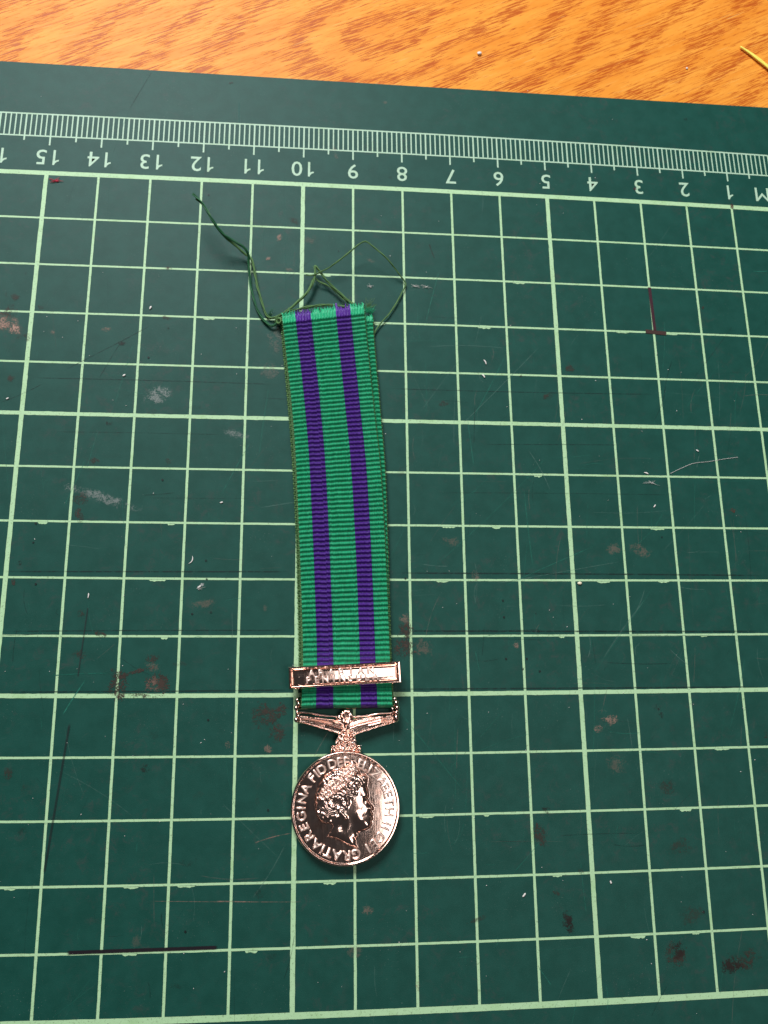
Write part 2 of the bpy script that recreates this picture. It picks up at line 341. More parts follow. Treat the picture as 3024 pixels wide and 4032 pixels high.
# wear marks
def px2(x, y, z): q = W(x, y); return (q[0], q[1], z)
st = MB()
def stain(x, y, rx, ry, col, a):
    q = W(x, y); s = 1 / 225.0 * 1.45
    an = random.uniform(-.4, .4); rx, ry = rx * s, ry * s * 1.0; z = 0.0048 + 0.00003 * len(st.F)
    P = [(q[0] + u * rx * math.cos(an) - v * ry * math.sin(an), q[1] + u * rx * math.sin(an) + v * ry * math.cos(an), z) for u, v in ((-1, -1), (1, -1), (1, 1), (-1, 1))]
    st.quad(*P, col=(*col, a))
BR = (0.050, 0.031, 0.023); DK = (0.018, 0.012, 0.010); PK = (0.36, 0.22, 0.17); PL = (0.17, 0.17, 0.14); WH = (0.42, 0.44, 0.42)
for x, y, rx, ry, c_, a in [(20, 1265, 80, 62, PK, 1.0), (50, 1298, 70, 34, PK, 1.2), (40, 1230, 60, 50, BR, 1), (162, 1208, 26, 22, BR, 1), (100, 1330, 60, 30, BR, .5), (60, 1172, 40, 25, BR, .8), (106, 1079, 14, 18, BR, .8), (666, 1057, 28, 14, BR, 1),
    (205, 1311, 24, 16, PK, .5), (418, 1298, 34, 18, PK, .5), (656, 1251, 34, 16, BR, .8), (481, 1351, 26, 18, DK, .8), (431, 1666, 30, 16, DK, .8), (623, 1556, 80, 60, WH, .55), (398, 1960, 220, 34, WH, .45), (928, 1709, 80, 26, WH, .35),
    (318, 1961, 50, 50, BR, .7), (46, 1490, 26, 22, BR, .7), (371, 1815, 32, 22, BR, .7), (663, 1818, 22, 22, BR, .7), (315, 2029, 24, 46, BR, 1), (76, 2217, 14, 18, DK, .9), (54, 2293, 16, 24, BR, 1), (398, 2499, 46, 18, BR, .9), (318, 2579, 46, 30, BR, .8),
    (463, 2658, 52, 34, BR, 1.25), (450, 2700, 30, 70, BR, 1.1), (545, 2642, 120, 13, BR, 1.25), (622, 2694, 75, 62, BR, 1.2), (622, 2700, 66, 56, PK, .5), (640, 2690, 40, 60, BR, 1.1), (560, 2740, 90, 18, BR, .9), (600, 2593, 36, 34, BR, .8), (475, 2720, 34, 70, BR, 1.2), (318, 2416, 24, 24, BR, .7), (1042, 2817, 80, 70, BR, 1.0), (1107, 2796, 36, 44, BR, 1.2), (1090, 2880, 50, 60, BR, .9), (1056, 2948, 26, 22, PK, .5), (897, 2933, 20, 20, PK, .5),
    (571, 3027, 34, 24, DK, .6), (33, 3049, 26, 34, BR, .6), (796, 2304, 16, 12, WH, 1), (803, 2376, 80, 26, PK, .25), (2244, 1451, 36, 28, BR, .7), (2051, 1481, 10, 10, DK, 1), (1743, 1589, 44, 22, BR, .7), (2157, 1561, 44, 24, BR, .7), (2882, 2011, 28, 18, (.12, .03, .02), 1), (2768, 1212, 12, 14, BR, 1),
    (2420, 2160, 60, 40, PK, .3), (2520, 2168, 70, 40, PK, .3), (1775, 2131, 70, 34, PK, .22), (1596, 2441, 34, 50, PK, .5), (1590, 2551, 80, 66, BR, 1.2), (1600, 2480, 50, 50, BR, 1.1), (1666, 2551, 60, 50, PK, .25), (2400, 2836, 56, 34, PK, .8), (2354, 2868, 34, 22, PK, .8), (2593, 2785, 26, 20, DK, .9), (2605, 2815, 20, 20, DK, .6), (3016, 2891, 22, 30, BR, .8),
    (2428, 3010, 70, 50, PK, .22), (2033, 2542, 22, 20, PK, .6), (1872, 2266, 26, 34, PK, .4), (2233, 3627, 30, 55, DK, 1), (2245, 3650, 22, 40, DK, .8), (2124, 3286, 40, 60, BR, 1), (2150, 3190, 34, 20, DK, .7), (2662, 3759, 66, 60, BR, 1), (2670, 3740, 40, 50, DK, .8), (2893, 3792, 90, 50, BR, 1), (2880, 3800, 70, 50, DK, .9), (2950, 3770, 60, 50, BR, .8),
    (2717, 3605, 80, 50, BR, .4), (1447, 3583, 34, 26, PK, .4), (1645, 3880, 12, 34, PK, .6), (2684, 3330, 90, 44, BR, .45), (2288, 3429, 22, 16, BR, .9), (2630, 3100, 50, 44, BR, .5), (1140, 1065, 26, 20, PK, .4), (1101, 935, 20, 30, PK, .7), (1056, 1019, 14, 20, PK, .7), (800, 795, 20, 10, BR, .7),
    (1160, 870, 40, 30, BR, .5), (1100, 1330, 70, 120, PL, .5), (1060, 1460, 60, 60, PL, .5), (1880, 3620, 60, 14, BR, .5), (2200, 3520, 40, 10, BR, .6), (2881, 812, 12, 26, (.08, .01, .01), 1), (2500, 745, 12, 14, (.10, .01, .03), .8), (1540, 700, 20, 16, BR, .5), (1320, 600, 20, 60, PK, .25), (910, 328, 22, 10, BR, .8), (2700, 470, 20, 14, DK, .9), (1515, 405, 18, 14, PK, .25)]:
    stain(x, y, rx, ry, c_, a)
for _ in range(26):
    stain(rng.uniform(0, 1700), rng.uniform(900, 3900), rng.uniform(12, 60), rng.uniform(10, 40), [BR, BR, DK, PK][rng.integers(4)], rng.uniform(.12, .3))
for x, y in [(141, 2061), (132, 2137), (141, 2300), (812, 2208), (814, 2281), (757, 2418), (830, 2412), (1980, 2365), (1984, 2430), (2111, 2418), (2120, 2485), (1992, 2594), (2074, 2594), (2058, 2634), (2125, 2643), (2607, 2115), (1596, 2278), (822, 768), (1333, 989), (1055, 3190), (664, 1293), (585, 1408), (730, 3668), (2770, 3590), (640, 1890), (820, 2835)]:
    q = W(x, y); m = 9; rr = 0.020
    st.add([(q[0] + rr * math.cos(2 * math.pi * i / m), q[1] + rr * math.sin(2 * math.pi * i / m), 0.0098) for i in range(m)], [tuple(range(m))], [(0.5, 0.5)] * m, (0.004, 0.012, 0.010, 3.0))
so = st.build('dried_stains', M_STAIN, mat_t); so['kind'] = 'stuff'
def stroke(mb, a, b, w, col, alpha, bend=0.0, z=None):
    A = np.array(W(*a)[:2]); B = np.array(W(*b)[:2]); d = B - A; L = np.linalg.norm(d); nrm = np.array([-d[1], d[0]]) / (L + 1e-9)
    k = 5; z = z or 0.0031 + 0.00002 * ((len(mb.F) // 5) % 79); V = []; Fc = []; uv = []
    for i in range(k + 1):
        u = i / k; c_ = A + d * u + nrm * bend * math.sin(math.pi * u)
        V += [(*(c_ - nrm * w / 2), z), (*(c_ + nrm * w / 2), z)]
        if i: Fc.append((2 * i - 2, 2 * i, 2 * i + 1, 2 * i - 1)); uv += [((i - 1) / k, 0), (i / k, 0), (i / k, 1), ((i - 1) / k, 1)]
    mb.add(V, Fc, uv, (*col, alpha))
cu = MB(); DC = (0.005, 0.022, 0.019); LC = (0.02, 0.20, 0.14); PC = (0.12, 0.24, 0.20)
for a, b, w, c_, al in [((0, 2250), (1160, 2251), .035, DC, 1), ((1530, 2256), (3024, 2266), .04, DC, 1), ((0, 2486), (1160, 2482), .03, DC, .7), ((1530, 2484), (3024, 2486), .045, DC, 1), ((0, 2725), (1170, 2717), .035, DC, 1), ((1540, 2714), (3024, 2704), .035, DC, 1),
    ((110, 1487), (1100, 1514), .02, DC, .9), ((1500, 1529), (2600, 1553), .02, DC, .9), ((200, 1700), (900, 1712), .015, DC, .7), ((1900, 1750), (2450, 1752), .02, DC, .8), ((1700, 1940), (2700, 1950), .015, DC, .6), ((0, 2500), (150, 2497), .02, DC, .8),
    ((195, 2661), (434, 2651), .03, (.006, .12, .085), 1), ((340, 2673), (246, 2817), .03, LC, 1), ((595, 1282), (250, 1460), .018, DC, 1), ((480, 1340), (390, 1490), .015, DC, .9), ((0, 1585), (170, 1510), .02, DC, .8), ((530, 1340), (450, 1600), .03, LC, .35), ((390, 1680), (340, 1850), .025, LC, .5), ((340, 1800), (250, 2000), .02, LC, .6),
    ((990, 1735), (870, 1950), .02, LC, .7), ((1060, 1520), (1020, 1800), .03, LC, .45), ((690, 1940), (560, 1950), .015, DC, .8), ((1730, 1063), (1675, 1275), .016, LC, 1), ((2130, 1360), (1800, 1690), .02, PC, .5), ((1990, 1400), (1860, 1650), .03, LC, .55), ((1840, 1640), (1866, 1840), .03, LC, .6), ((1870, 1600), (1866, 1750), .02, DC, .7),
    ((2062, 1920), (2100, 2250), .035, LC, .5), ((2540, 2360), (2370, 2600), .04, PC, .35), ((2450, 2210), (1940, 2300), .02, PC, .5), ((1980, 2310), (2340, 2150), .02, LC, .7), ((2580, 2300), (2330, 2660), .02, LC, .4), ((1890, 2650), (1870, 2560), .02, LC, .7), ((1000, 3320), (1150, 3280), .02, PK, .7), ((580, 3548), (1200, 3551), .014, PK, .55), ((850, 3548), (1000, 3551), .018, PK, .9),
    ((560, 1960), (990, 1962), .012, DC, .6), ((400, 1515), (600, 1560), .02, LC, .3), ((600, 280), (510, 430), .022, DC, .8), ((510, 430), (440, 620), .016, LC, .6), ((942, 400), (942, 490), .03, (.01, .14, .11), .9), ((1120, 760), (1125, 1180), .02, LC, .3), ((1240, 1010), (1130, 1100), .012, DC, .6), ((1830, 3230), (1840, 3000), .02, LC, .3),
    ((2120, 3810), (2170, 3880), .025, LC, .8), ((2250, 3810), (2180, 3980), .02, PC, .3), ((2130, 3310), (2010, 3450), .025, LC, .4), ((2440, 2500), (2900, 2505), .014, DC, .7), ((2380, 2608), (2650, 2612), .016, DC, .9), ((2960, 1068), (3024, 1068), .02, LC, .9), ((2200, 3290), (2520, 3280), .013, DC, .8), ((1960, 3310), (2080, 3314), .012, DC, .7), ((1690, 960), (1712, 1020), .03, (.05, .02, .02), .8), ((1345, 2790), (1230, 2990), .018, PL, .8)]:
    stroke(cu, a, b, w, c_, al, rng.normal() * .01)
for _ in range(430):
    x, y = rng.uniform(-50, 3074), rng.uniform(500, 3980)
    if rng.random() < .45: x = rng.uniform(1500, 3024); y = rng.uniform(1200, 2900)
    L = rng.gamma(2.2, 70); k = rng.random()
    an = rng.normal(math.pi / 2, .10) if k < .45 else (rng.normal(0, .05) if k < .65 else (rng.normal(2.15, .25) if k < .88 else rng.uniform(0, math.pi)))
    c_ = [LC, PC, DC, PL, LC][rng.integers(5)]
    stroke(cu, (x, y), (x + L * math.cos(an), y - L * math.sin(an) * -1), rng.uniform(.008, .026), c_, rng.uniform(.12, .5), rng.normal() * .03)
co_ = cu.build('knife_scores', M_CUT, mat_t); co_['kind'] = 'stuff'
PN = (0.020, 0.016, 0.020)
for a, b, w, c_, lab in [((260, 3751), (860, 3730), .062, (.008, .004, .008), 'dark purple pen stroke near the bottom left'), ((2556, 1130), (2578, 1305), .075, (.045, .010, .018), 'dark red pen stroke running down to a cross bar'), ((2540, 1305), (2624, 1314), .10, (.05, .022, .018), 'short brown smear across the foot of the red pen stroke'),
                       ((347, 2390), (307, 2665), .03, PN, 'thin dark pen line above the rusty stain'), ((275, 2846), (174, 3440), .045, (.012, .008, .012), 'long thin dark pen line down the left')]:
    mb = MB(); stroke(mb, a, b, w, c_, 0.42 if w in (.03, .045) else 1.0, z=0.0100 + .0001 * w); o = mb.build('pen_mark', M_PEN, mat_t); o['label'] = lab

# ------------------------------------------------------------ signed distance and relief tools
def sdf(X, Y, poly):
    P = np.array(poly, float); X = X.ravel(); Y = Y.ravel()
    best = np.full(X.shape, 1e9); cx = np.zeros_like(X); cy = np.zeros_like(Y); ins = np.zeros(X.shape, bool)
    for i in range(len(P)):
        a = P[i]; b = P[(i + 1) % len(P)]; d = b - a; L = d @ d + 1e-12
        t_ = np.clip(((X - a[0]) * d[0] + (Y - a[1]) * d[1]) / L, 0, 1); qx = a[0] + t_ * d[0]; qy = a[1] + t_ * d[1]
        dd = (X - qx) ** 2 + (Y - qy) ** 2; m = dd < best; best[m] = dd[m]; cx[m] = qx[m]; cy[m] = qy[m]
        c1 = (a[1] > Y) != (b[1] > Y); xi = a[0] + (Y - a[1]) * d[0] / (d[1] if abs(d[1]) > 1e-12 else 1e-12); ins ^= c1 & (X < xi)
    s = np.sqrt(best); return np.where(ins, s, -s), cx, cy
def smoothpoly(pts, m=4):
    P = list(pts); Q = spline(P + [P[0], P[1]], m); return [tuple(q) for q in Q[:len(P) * m]]
def relief(name, poly, hfun, res, z0, mat, parent, rot=None):
    P = np.array(poly); x0, y0 = P.min(0) - res; x1, y1 = P.max(0) + res
    nx, ny = int((x1 - x0) / res) + 2, int((y1 - y0) / res) + 2
    X, Y = np.meshgrid(x0 + np.arange(nx) * res, y0 + np.arange(ny) * res); X = X.ravel().copy(); Y = Y.ravel().copy()
    d, cx, cy = sdf(X, Y, poly); keep = d > -res * 0.75; sn = d < 0
    X[sn & keep] = cx[sn & keep]; Y[sn & keep] = cy[sn & keep]; d = np.maximum(d, 0)
    Z = hfun(X, Y, d); tone = np.zeros_like(X)
    if isinstance(Z, tuple): Z, tone = Z
    idx = np.arange(nx * ny).reshape(ny, nx); q = np.stack([idx[:-1, :-1], idx[:-1, 1:], idx[1:, 1:], idx[1:, :-1]], -1).reshape(-1, 4)
    q = q[keep[q].all(1)]
    e = np.vstack([q[:, [0, 1]], q[:, [1, 2]], q[:, [2, 3]], q[:, [3, 0]]]); key = e[:, 0] * 10 ** 7 + e[:, 1]; rk = e[:, 1] * 10 ** 7 + e[:, 0]
    bd = e[~np.isin(key, rk)]
    used = np.unique(q); mp = -np.ones(nx * ny, int); mp[used] = np.arange(len(used))
    V = np.stack([X[used], Y[used], Z[used]], 1); bv = np.unique(bd); mb_ = -np.ones(nx * ny, int); mb_[bv] = len(used) + np.arange(len(bv))
    V = np.vstack([V, np.stack([X[bv], Y[bv], np.full(len(bv), z0)], 1)])
    qs = np.stack([mp[bd[:, 1]], mp[bd[:, 0]], mb_[bd[:, 0]], mb_[bd[:, 1]]], 1)
    return link(name, mesh(name, V, np.vstack([mp[q], qs]), col=np.r_[tone[used], tone[bv]]), mat, parent, True)
def gauss_line(X, Y, pts, w, h, taper=False):
    Z = np.zeros_like(X); P = np.array(pts)
    for a, b in zip(P[:-1], P[1:]):
        d = b - a; t_ = np.clip(((X - a[0]) * d[0] + (Y - a[1]) * d[1]) / (d @ d + 1e-12), 0, 1)
        r2 = (X - a[0] - t_ * d[0]) ** 2 + (Y - a[1] - t_ * d[1]) ** 2; Z = np.maximum(Z, h * np.exp(-r2 / (w * w)))
    return Z
def bump_dome(X, Y, cx, cy, r, h): r2 = ((X - cx) ** 2 + (Y - cy) ** 2) / (r * r); return h * np.sqrt(np.clip(1 - r2, 0, 1))

# ------------------------------------------------------------ the medal
medal = thing('medal', 'rose silver miniature medal on a green and purple striped ribbon, lying on the mat', 'medal', (-1.2, -2.6, 0.0))

# ribbon layers -----------------------------------------------
S_FR = [0, .158, .347, .651, .834, 1.0]
def edge_curve(pts, z):
    C_ = spline([W(x, y, z) for x, y in pts], 12); L = np.r_[0, np.cumsum(np.linalg.norm(np.diff(C_, axis=0), axis=1))]
    u = np.linspace(0, L[-1], 97); return np.stack([np.interp(u, L, C_[:, k]) for k in range(3)], 1)
def ribbon_layer(left, right, z_fun, stripes, nyarn, nrib, s_y=3, s_r=6, frame_parent=None, amp=0.060, lo=False, fray=2.6):
    """stripes: list of (f0, f1, material, name). left, right: edges from the top (frayed end) to the bottom fold."""
    Lc, Rc = left, right
    def samp(C_, u):
        x = np.linspace(0, 1, len(C_)); return np.stack([np.interp(u, x, C_[:, i]) for i in range(3)], -1)
    for f0, f1, mt, nm in stripes:
        y0, y1 = f0 * nyarn, f1 * nyarn; ny = max(2, int(round((y1 - y0) * s_y))); nr = int(nrib * s_r)
        yt = np.linspace(y0, y1, ny + 1); rt = np.linspace(0, nrib, nr + 1)
        Yt, Rt = np.meshgrid(yt, rt); jag = rng.normal(0, .10, nyarn + 3)
        fr = np.mod(Rt, 1.0); sl = 0.55 * (fr - 0.5)
        yid = np.floor(Yt + sl + 50).astype(int) % (nyarn + 3)
        ph = Rt + jag[yid] * 0.5 + 0.025 * np.sin(Yt * 0.11 + Rt * .2)
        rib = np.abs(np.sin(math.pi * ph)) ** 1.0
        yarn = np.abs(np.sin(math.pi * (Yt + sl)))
        top = np.clip((Rt - 0) / fray, 0, 1)           # the loosened end has long floating yarns
        free = Rt < fray
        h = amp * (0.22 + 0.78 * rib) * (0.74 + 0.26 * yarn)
        h = np.where(free, amp * (0.75 + 0.25 * yarn + 0.25 * np.sin(Rt * 1.1 + yid * 1.7) * .5), h)
        u = Rt / nrib; A = samp(Lc, u.ravel()); B = samp(Rc, u.ravel()); f = (Yt / nyarn).ravel()[:, None]
        P = A * (1 - f) + B * f
        if lo: pass
        jt = rng.normal(0, .035, nyarn + 3)
        d = (B - A); d /= np.linalg.norm(d, axis=1)[:, None]; nrm = np.stack([d[:, 1], -d[:, 0], 0 * d[:, 0]], 1)   # points down the ribbon
        start = np.clip(1 - Rt / 1.2, 0, 1).ravel()
        P = P - nrm * (start * (jt[yid.ravel()] - 0.01))[:, None]
        wob = (free * np.sin(Rt * 2.2 + yid * 2.9) * 0.006).ravel(); P = P + d * wob[:, None]
        P[:, 2] += z_fun(u.ravel(), f[:, 0]) + h.ravel() - (start * 0.03)
        rid = np.floor(ph + 50).astype(int)
        rt_ = rng.random((nyarn + 3, nrib + 120)); tone = 0.25 + 0.5 * rib * yarn + 0.35 * (rt_[yid, rid % (nrib + 120)] - .5)  # groove shade painted into the yarn colour, plus random variation per yarn
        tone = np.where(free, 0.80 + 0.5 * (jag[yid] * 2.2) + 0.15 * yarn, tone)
        idx = np.arange((nr + 1) * (ny + 1)).reshape(nr + 1, ny + 1)
        q = np.stack([idx[1:, :-1], idx[1:, 1:], idx[:-1, 1:], idx[:-1, :-1]], -1).reshape(-1, 4)
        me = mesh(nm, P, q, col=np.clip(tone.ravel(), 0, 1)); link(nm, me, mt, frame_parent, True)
def selvedge(name, curve, dz, r, step, mat, parent, off=0.0, zf=None):
    mb = MB(); L = np.r_[0, np.cumsum(np.linalg.norm(np.diff(curve, axis=0), axis=1))]; n = int(L[-1] / step)
    for i in range(n):
        s = (i + .5) * step; c_ = np.array([np.interp(s, L, curve[:, k]) for k in range(3)])
        c2 = np.array([np.interp(min(s + .05, L[-1]), L, curve[:, k]) for k in range(3)]); an = math.atan2(c2[1] - c_[1], c2[0] - c_[0])
        c_[2] += dz + (zf(s / L[-1]) if zf else 0); c_[0] += off + (-1) ** i * r * .25
        V, Fc = ellipsoid(c_, step * .62, r, r, an + 0.5, 6, 4); mb.add(V, Fc, None, float(rng.uniform(.2, 1)))
    V = np.array(mb.V); col = np.array(mb.col); me = mesh(name, V, mb.F); a = me.attributes.new('tone', 'FLOAT_COLOR', 'POINT')
    a.data.foreach_set('color', np.repeat(col[:, None], 4, 1).astype(np.float32).ravel()); return link(name, me, mat, parent, True)
rib = part_empty('ribbon', medal, (-1.2, 0.8, 0))
NR, NY = 88, 108
ZT = 0.20
topL = edge_curve([(1110, 1240), (1122, 1345), (1149.5, 1600), (1166, 1823), (1178, 2100), (1188, 2370), (1194, 2614), (1190, 2700), (1187, 2786)], ZT)
topR = edge_curve([(1430, 1204), (1439, 1300), (1469, 1600), (1494, 1823), (1513, 2100), (1526, 2370), (1535, 2597), (1541, 2690), (1545, 2782)], ZT)
zt = lambda u, f: 0.03 * np.sin(u * 5) - 0.03 * np.clip((u - .975) / .025, 0, 1) ** 2 + 0.05 * (1 - np.clip(u / .1, 0, 1)) + 0.03 * (f - .5) * (1 - u)
ST = [(S_FR[i], S_FR[i + 1], M_PURP if i % 2 else M_GREEN, 'purple_stripe' if i % 2 else 'green_stripe') for i in range(5)]
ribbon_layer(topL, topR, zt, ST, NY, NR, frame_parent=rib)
# second layer, folded underneath and showing on the right
midL = edge_curve([(1150, 1262), (1165, 1345), (1185, 1600), (1196, 1823), (1205, 2100), (1208, 2370), (1210, 2614), (1208, 2700), (1206, 2775)], 0.11)
midR = edge_curve([(1467, 1241), (1472, 1345), (1494, 1600), (1513, 1823), (1524, 2100), (1531, 2370), (1538, 2597), (1543, 2690), (1545, 2775)], 0.11)
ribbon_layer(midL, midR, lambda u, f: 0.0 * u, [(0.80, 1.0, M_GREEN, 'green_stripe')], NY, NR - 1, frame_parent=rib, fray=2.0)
# plain inner part of the second layer and the olive backing below it
def band(name, Lc, Rc, dz, th, mat, nseg=60):
    V = []; Fc = []
    x = np.linspace(0, 1, len(Lc)); xr = np.linspace(0, 1, len(Rc))
    for i in range(nseg + 1):
        u = i / nseg; a = np.array([np.interp(u, x, Lc[:, k]) for k in range(3)]); b = np.array([np.interp(u, xr, Rc[:, k]) for k in range(3)])
        for q, s in ((a, 0), (b, 0), (b, -th), (a, -th)): V.append((q[0], q[1], q[2] + dz + s))
        if i:
            o = 4 * i
            for k in range(4): Fc.append((o - 4 + k, o - 4 + (k + 1) % 4, o + (k + 1) % 4, o + k))
    Fc += [(3, 2, 1, 0), (4 * nseg, 4 * nseg + 1, 4 * nseg + 2, 4 * nseg + 3)]
    me = mesh(name, V, Fc, col=np.full(len(V), .35)); return link(name, me, mat, rib)
inR = midL * 0.2 + midR * 0.8
band('folded_layer', midL, inR, 0.0, 0.03, M_GREEN)
lowL = edge_curve([(1103, 1252), (1111, 1345), (1134, 1600), (1151, 1823), (1165, 2100), (1173, 2370), (1178, 2614), (1180, 2720)], 0.05)
lowR = edge_curve([(1440, 1262), (1455, 1345), (1480, 1600), (1500, 1823), (1516, 2100), (1526, 2370), (1534, 2597), (1537, 2720)], 0.05)
band('olive_backing', lowL, lowR, 0.0, 0.03, M_OLIVE)
selvedge('selvedge', lowL, 0.0, 0.020, 0.045, M_OLIVE, rib, 0.012)
selvedge('selvedge', topL, 0.0, 0.014, 0.040, M_OLIVE, rib, -0.004, lambda u: float(zt(np.array(u), 0.0)))
selvedge('selvedge', topR, 0.0, 0.014, 0.040, M_OLIVE, rib, 0.006, lambda u: float(zt(np.array(u), 1.0)))
selvedge('selvedge', midR, 0.0, 0.014, 0.040, M_OLIVE, rib, 0.008)
# edge walls so that the top layer has thickness
band('ribbon_underside', (topL + [0.01, -0.03, 0])[:92], (topR + [-0.01, -0.03, 0])[:92], -0.012, 0.03, M_GREEN).location.z = 0
# loop round the suspender rod
lp0 = W(1187, 2786, .10); lp1 = W(1545, 2782, .10); V = []; Fc = []; n = 14
fcols = []
for (f0, f1, mt, nm) in ST:
    V = []; Fc = []; k = 10
    for j in range(2):
        f = (f0, f1)[j]; c_ = lp0 * (1 - f) + lp1 * f
        for i in range(k + 1):
            a = math.pi * i / k; V.append((c_[0], c_[1] + .035 - 0.055 * math.sin(a), 0.10 + 0.085 * math.cos(a)))
    for i in range(k): Fc.append((i, i + 1, k + 2 + i, k + 1 + i))
    link('loop_' + nm, mesh('loop', V, [f[::-1] for f in Fc], col=np.full(len(V), .25)), mt, rib, True)
# loose silk fluff at the cut end
def fluff(name, mat, cx, cy, z, n, spread, length, ang0, parent, r=0.0022):
    mb = MB(); q = W(cx, cy, z)
    for _ in range(n):
        p0 = q + np.array([rng.uniform(-spread, spread), rng.uniform(-.02, .02), rng.uniform(-.01, .03)]); a = ang0 + rng.normal() * .45; L = length * rng.uniform(.4, 1.1)
        d = np.array([math.cos(a), math.sin(a), rng.uniform(-.2, .35)]); c_ = rng.normal(0, .25, 3) * L
        pts = [p0 + d * L * u + c_ * u * u for u in np.linspace(0, 1, 5)]
        pts = [np.array([p_[0], p_[1], max(p_[2], .012)]) for p_ in pts]
        V, Fc = tube(pts, r, 3); mb.add(V, Fc, None, float(rng.uniform(.3, 1)))
    me = mesh(name, mb.V, mb.F); a = me.attributes.new('tone', 'FLOAT_COLOR', 'POINT'); a.data.foreach_set('color', np.repeat(np.array(mb.col)[:, None], 4, 1).astype(np.float32).ravel())
    o = link(name, me, mat, parent, True); o['kind'] = 'stuff'; return o
TL, TR = np.array([1110, 1240]), np.array([1430, 1204])
for i in range(5):
    f0, f1 = S_FR[i], S_FR[i + 1]; c_ = TL + (TR - TL) * (f0 + f1) / 2
    fluff('frayed_yarn', M_PURP if i % 2 else M_GREEN, c_[0], c_[1] + 10, ZT + .06, int(220 * (f1 - f0)), (f1 - f0) * .76, .10, math.pi / 2, rib)
fluff('frayed_yarn', M_GREEN, 1452, 1232, .15, 90, .08, .12, math.pi / 2 - .1, rib)
fluff('frayed_yarn', M_OLIVE, 1445, 1215, .12, 40, .05, .20, 1.0, rib)

# sewing threads ----------------------------------------------
Z3 = lambda x, y, z: W(700 + x / 1.659, 700 + y / 1.659, z)
def thread(pts, r, mat, label, strands=4, sp=0.6, name='sewing_thread', parent=None, fuzz=10, zs=None):
    r = r * 1.45; C_ = spline([Z3(*q) for q in pts], 10); L = np.r_[0, np.cumsum(np.linalg.norm(np.diff(C_, axis=0), axis=1))]
    mb = MB(); tan = np.gradient(C_, axis=0); tan /= np.linalg.norm(tan, axis=1)[:, None]; nx = np.cross(tan, [0, 0, 1]); nx /= np.linalg.norm(nx, axis=1)[:, None]; nz = np.cross(nx, tan)
    for k in range(strands):
        a = 2 * math.pi * k / strands + L * 6 + np.sin(L * 3 + k) * .8; rr = r * sp
        P = C_ + nx * (rr * np.cos(a))[:, None] + nz * (rr * np.sin(a))[:, None]; P[:, 2] = np.maximum(P[:, 2], r * .5 + .004)
        V, Fc = tube(P, r * .52 * (1 + .25 * np.sin(L * 9 + k * 2.1)), 5); mb.add(V, Fc, None, float(rng.uniform(.25, .95)))
    for _ in range(fuzz * 2):
        i = rng.integers(2, len(C_) - 2); p0 = C_[i]; d = tan[i] * rng.uniform(-1, 1) + nx[i] * rng.normal() * .6; d /= np.linalg.norm(d) + 1e-6; Lh = rng.uniform(.04, .12)
        V, Fc = tube([p0, p0 + d * Lh * .5 + [0, 0, .01], p0 + d * Lh + rng.normal(0, .012, 3)], .0016, 3); mb.add(V, Fc, None, .9)
    me = mesh(name, mb.V, mb.F); a = me.attributes.new('tone', 'FLOAT_COLOR', 'POINT'); a.data.foreach_set('color', np.repeat(np.array(mb.col)[:, None], 4, 1).astype(np.float32).ravel())
    o = link(name, me, mat, parent if parent is not None else medal, True)
    if label: o['label'] = label
    return o
thread([(100, 105, .55), (165, 175, .55), (210, 250, .55), (250, 310, .5), (300, 372, .42), (350, 405, .35), (430, 455, .3), (462, 505, .2), (462, 560, .12), (470, 650, .06), (480, 730, .05), (508, 830, .05), (540, 900, .05), (575, 945, .05), (608, 968, .06), (640, 958, .08), (668, 925, .12)], .014, M_DKGREEN, 'long dark green thread reaching up left to the ruler', 5, .75)
thread([(120, 135, .5), (175, 190, .5), (225, 275, .48), (262, 330, .42), (320, 395, .3), (380, 445, .2), (440, 500, .12), (480, 530, .10), (503, 620, .08), (520, 710, .06), (545, 800, .05), (565, 860, .05), (590, 910, .05), (640, 912, .07), (690, 885, .1), (740, 850, .12), (800, 795, .14), (850, 745, .15), (885, 680, .15), (897, 630, .15), (897, 578, .16), (925, 610, .15), (960, 655, .14), (1010, 710, .12), (1060, 755, .12), (1110, 800, .13), (1165, 838, .15)], .013, M_OLIVE, 'olive green thread looping from the left corner over an apex back to the ribbon', 5, .8, fuzz=30)
thread([(668, 925, .12), (720, 872, .12), (775, 822, .12), (825, 775, .12), (868, 705, .12), (890, 655, .12), (925, 680, .1), (980, 705, .09), (1030, 745, .09), (1085, 795, .1), (1150, 842, .1)], .009, M_OLIVE, 'thin olive thread running just inside the loop', 3, .8, fuzz=15)
thread([(838, 634, .16), (870, 638, .17), (905, 628, .18), (940, 612, .18), (990, 585, .2), (1060, 535, .25), (1120, 487, .3), (1180, 438, .34), (1215, 418, .36), (1245, 425, .36), (1300, 470, .32), (1350, 512, .28), (1400, 568, .2), (1440, 622, .12), (1478, 672, .06), (1488, 702, .05), (1465, 750, .05), (1430, 815, .05), (1380, 890, .05), (1335, 940, .05), (1300, 985, .05), (1283, 1018, .05)], .0085, M_OLIVE, 'thin green thread arching above and right of the ribbon end', 5, .75)
thread([(640, 930, .1), (665, 900, .12), (740, 870, .14), (800, 855, .16), (870, 842, .17), (960, 832, .17), (1050, 838, .16), (1120, 848, .14)], .014, M_OLIVE, 'olive stitch lying along the top edge of the ribbon', 5, .8, fuzz=20)
thread([(640, 945, .06), (652, 925, .12), (668, 920, .16), (672, 940, .16), (655, 950, .14), (650, 925, .1)], .014, M_OLIVE, 'small olive knot at the left corner of the ribbon', 5, .75)
thread([(590, 905, .02), (600, 880, .03), (608, 872, .04), (600, 890, .03), (612, 900, .02)], .006, M_DKGREEN, 'tiny dark green snarl left of the ribbon corner', 2, .8, fuzz=8)

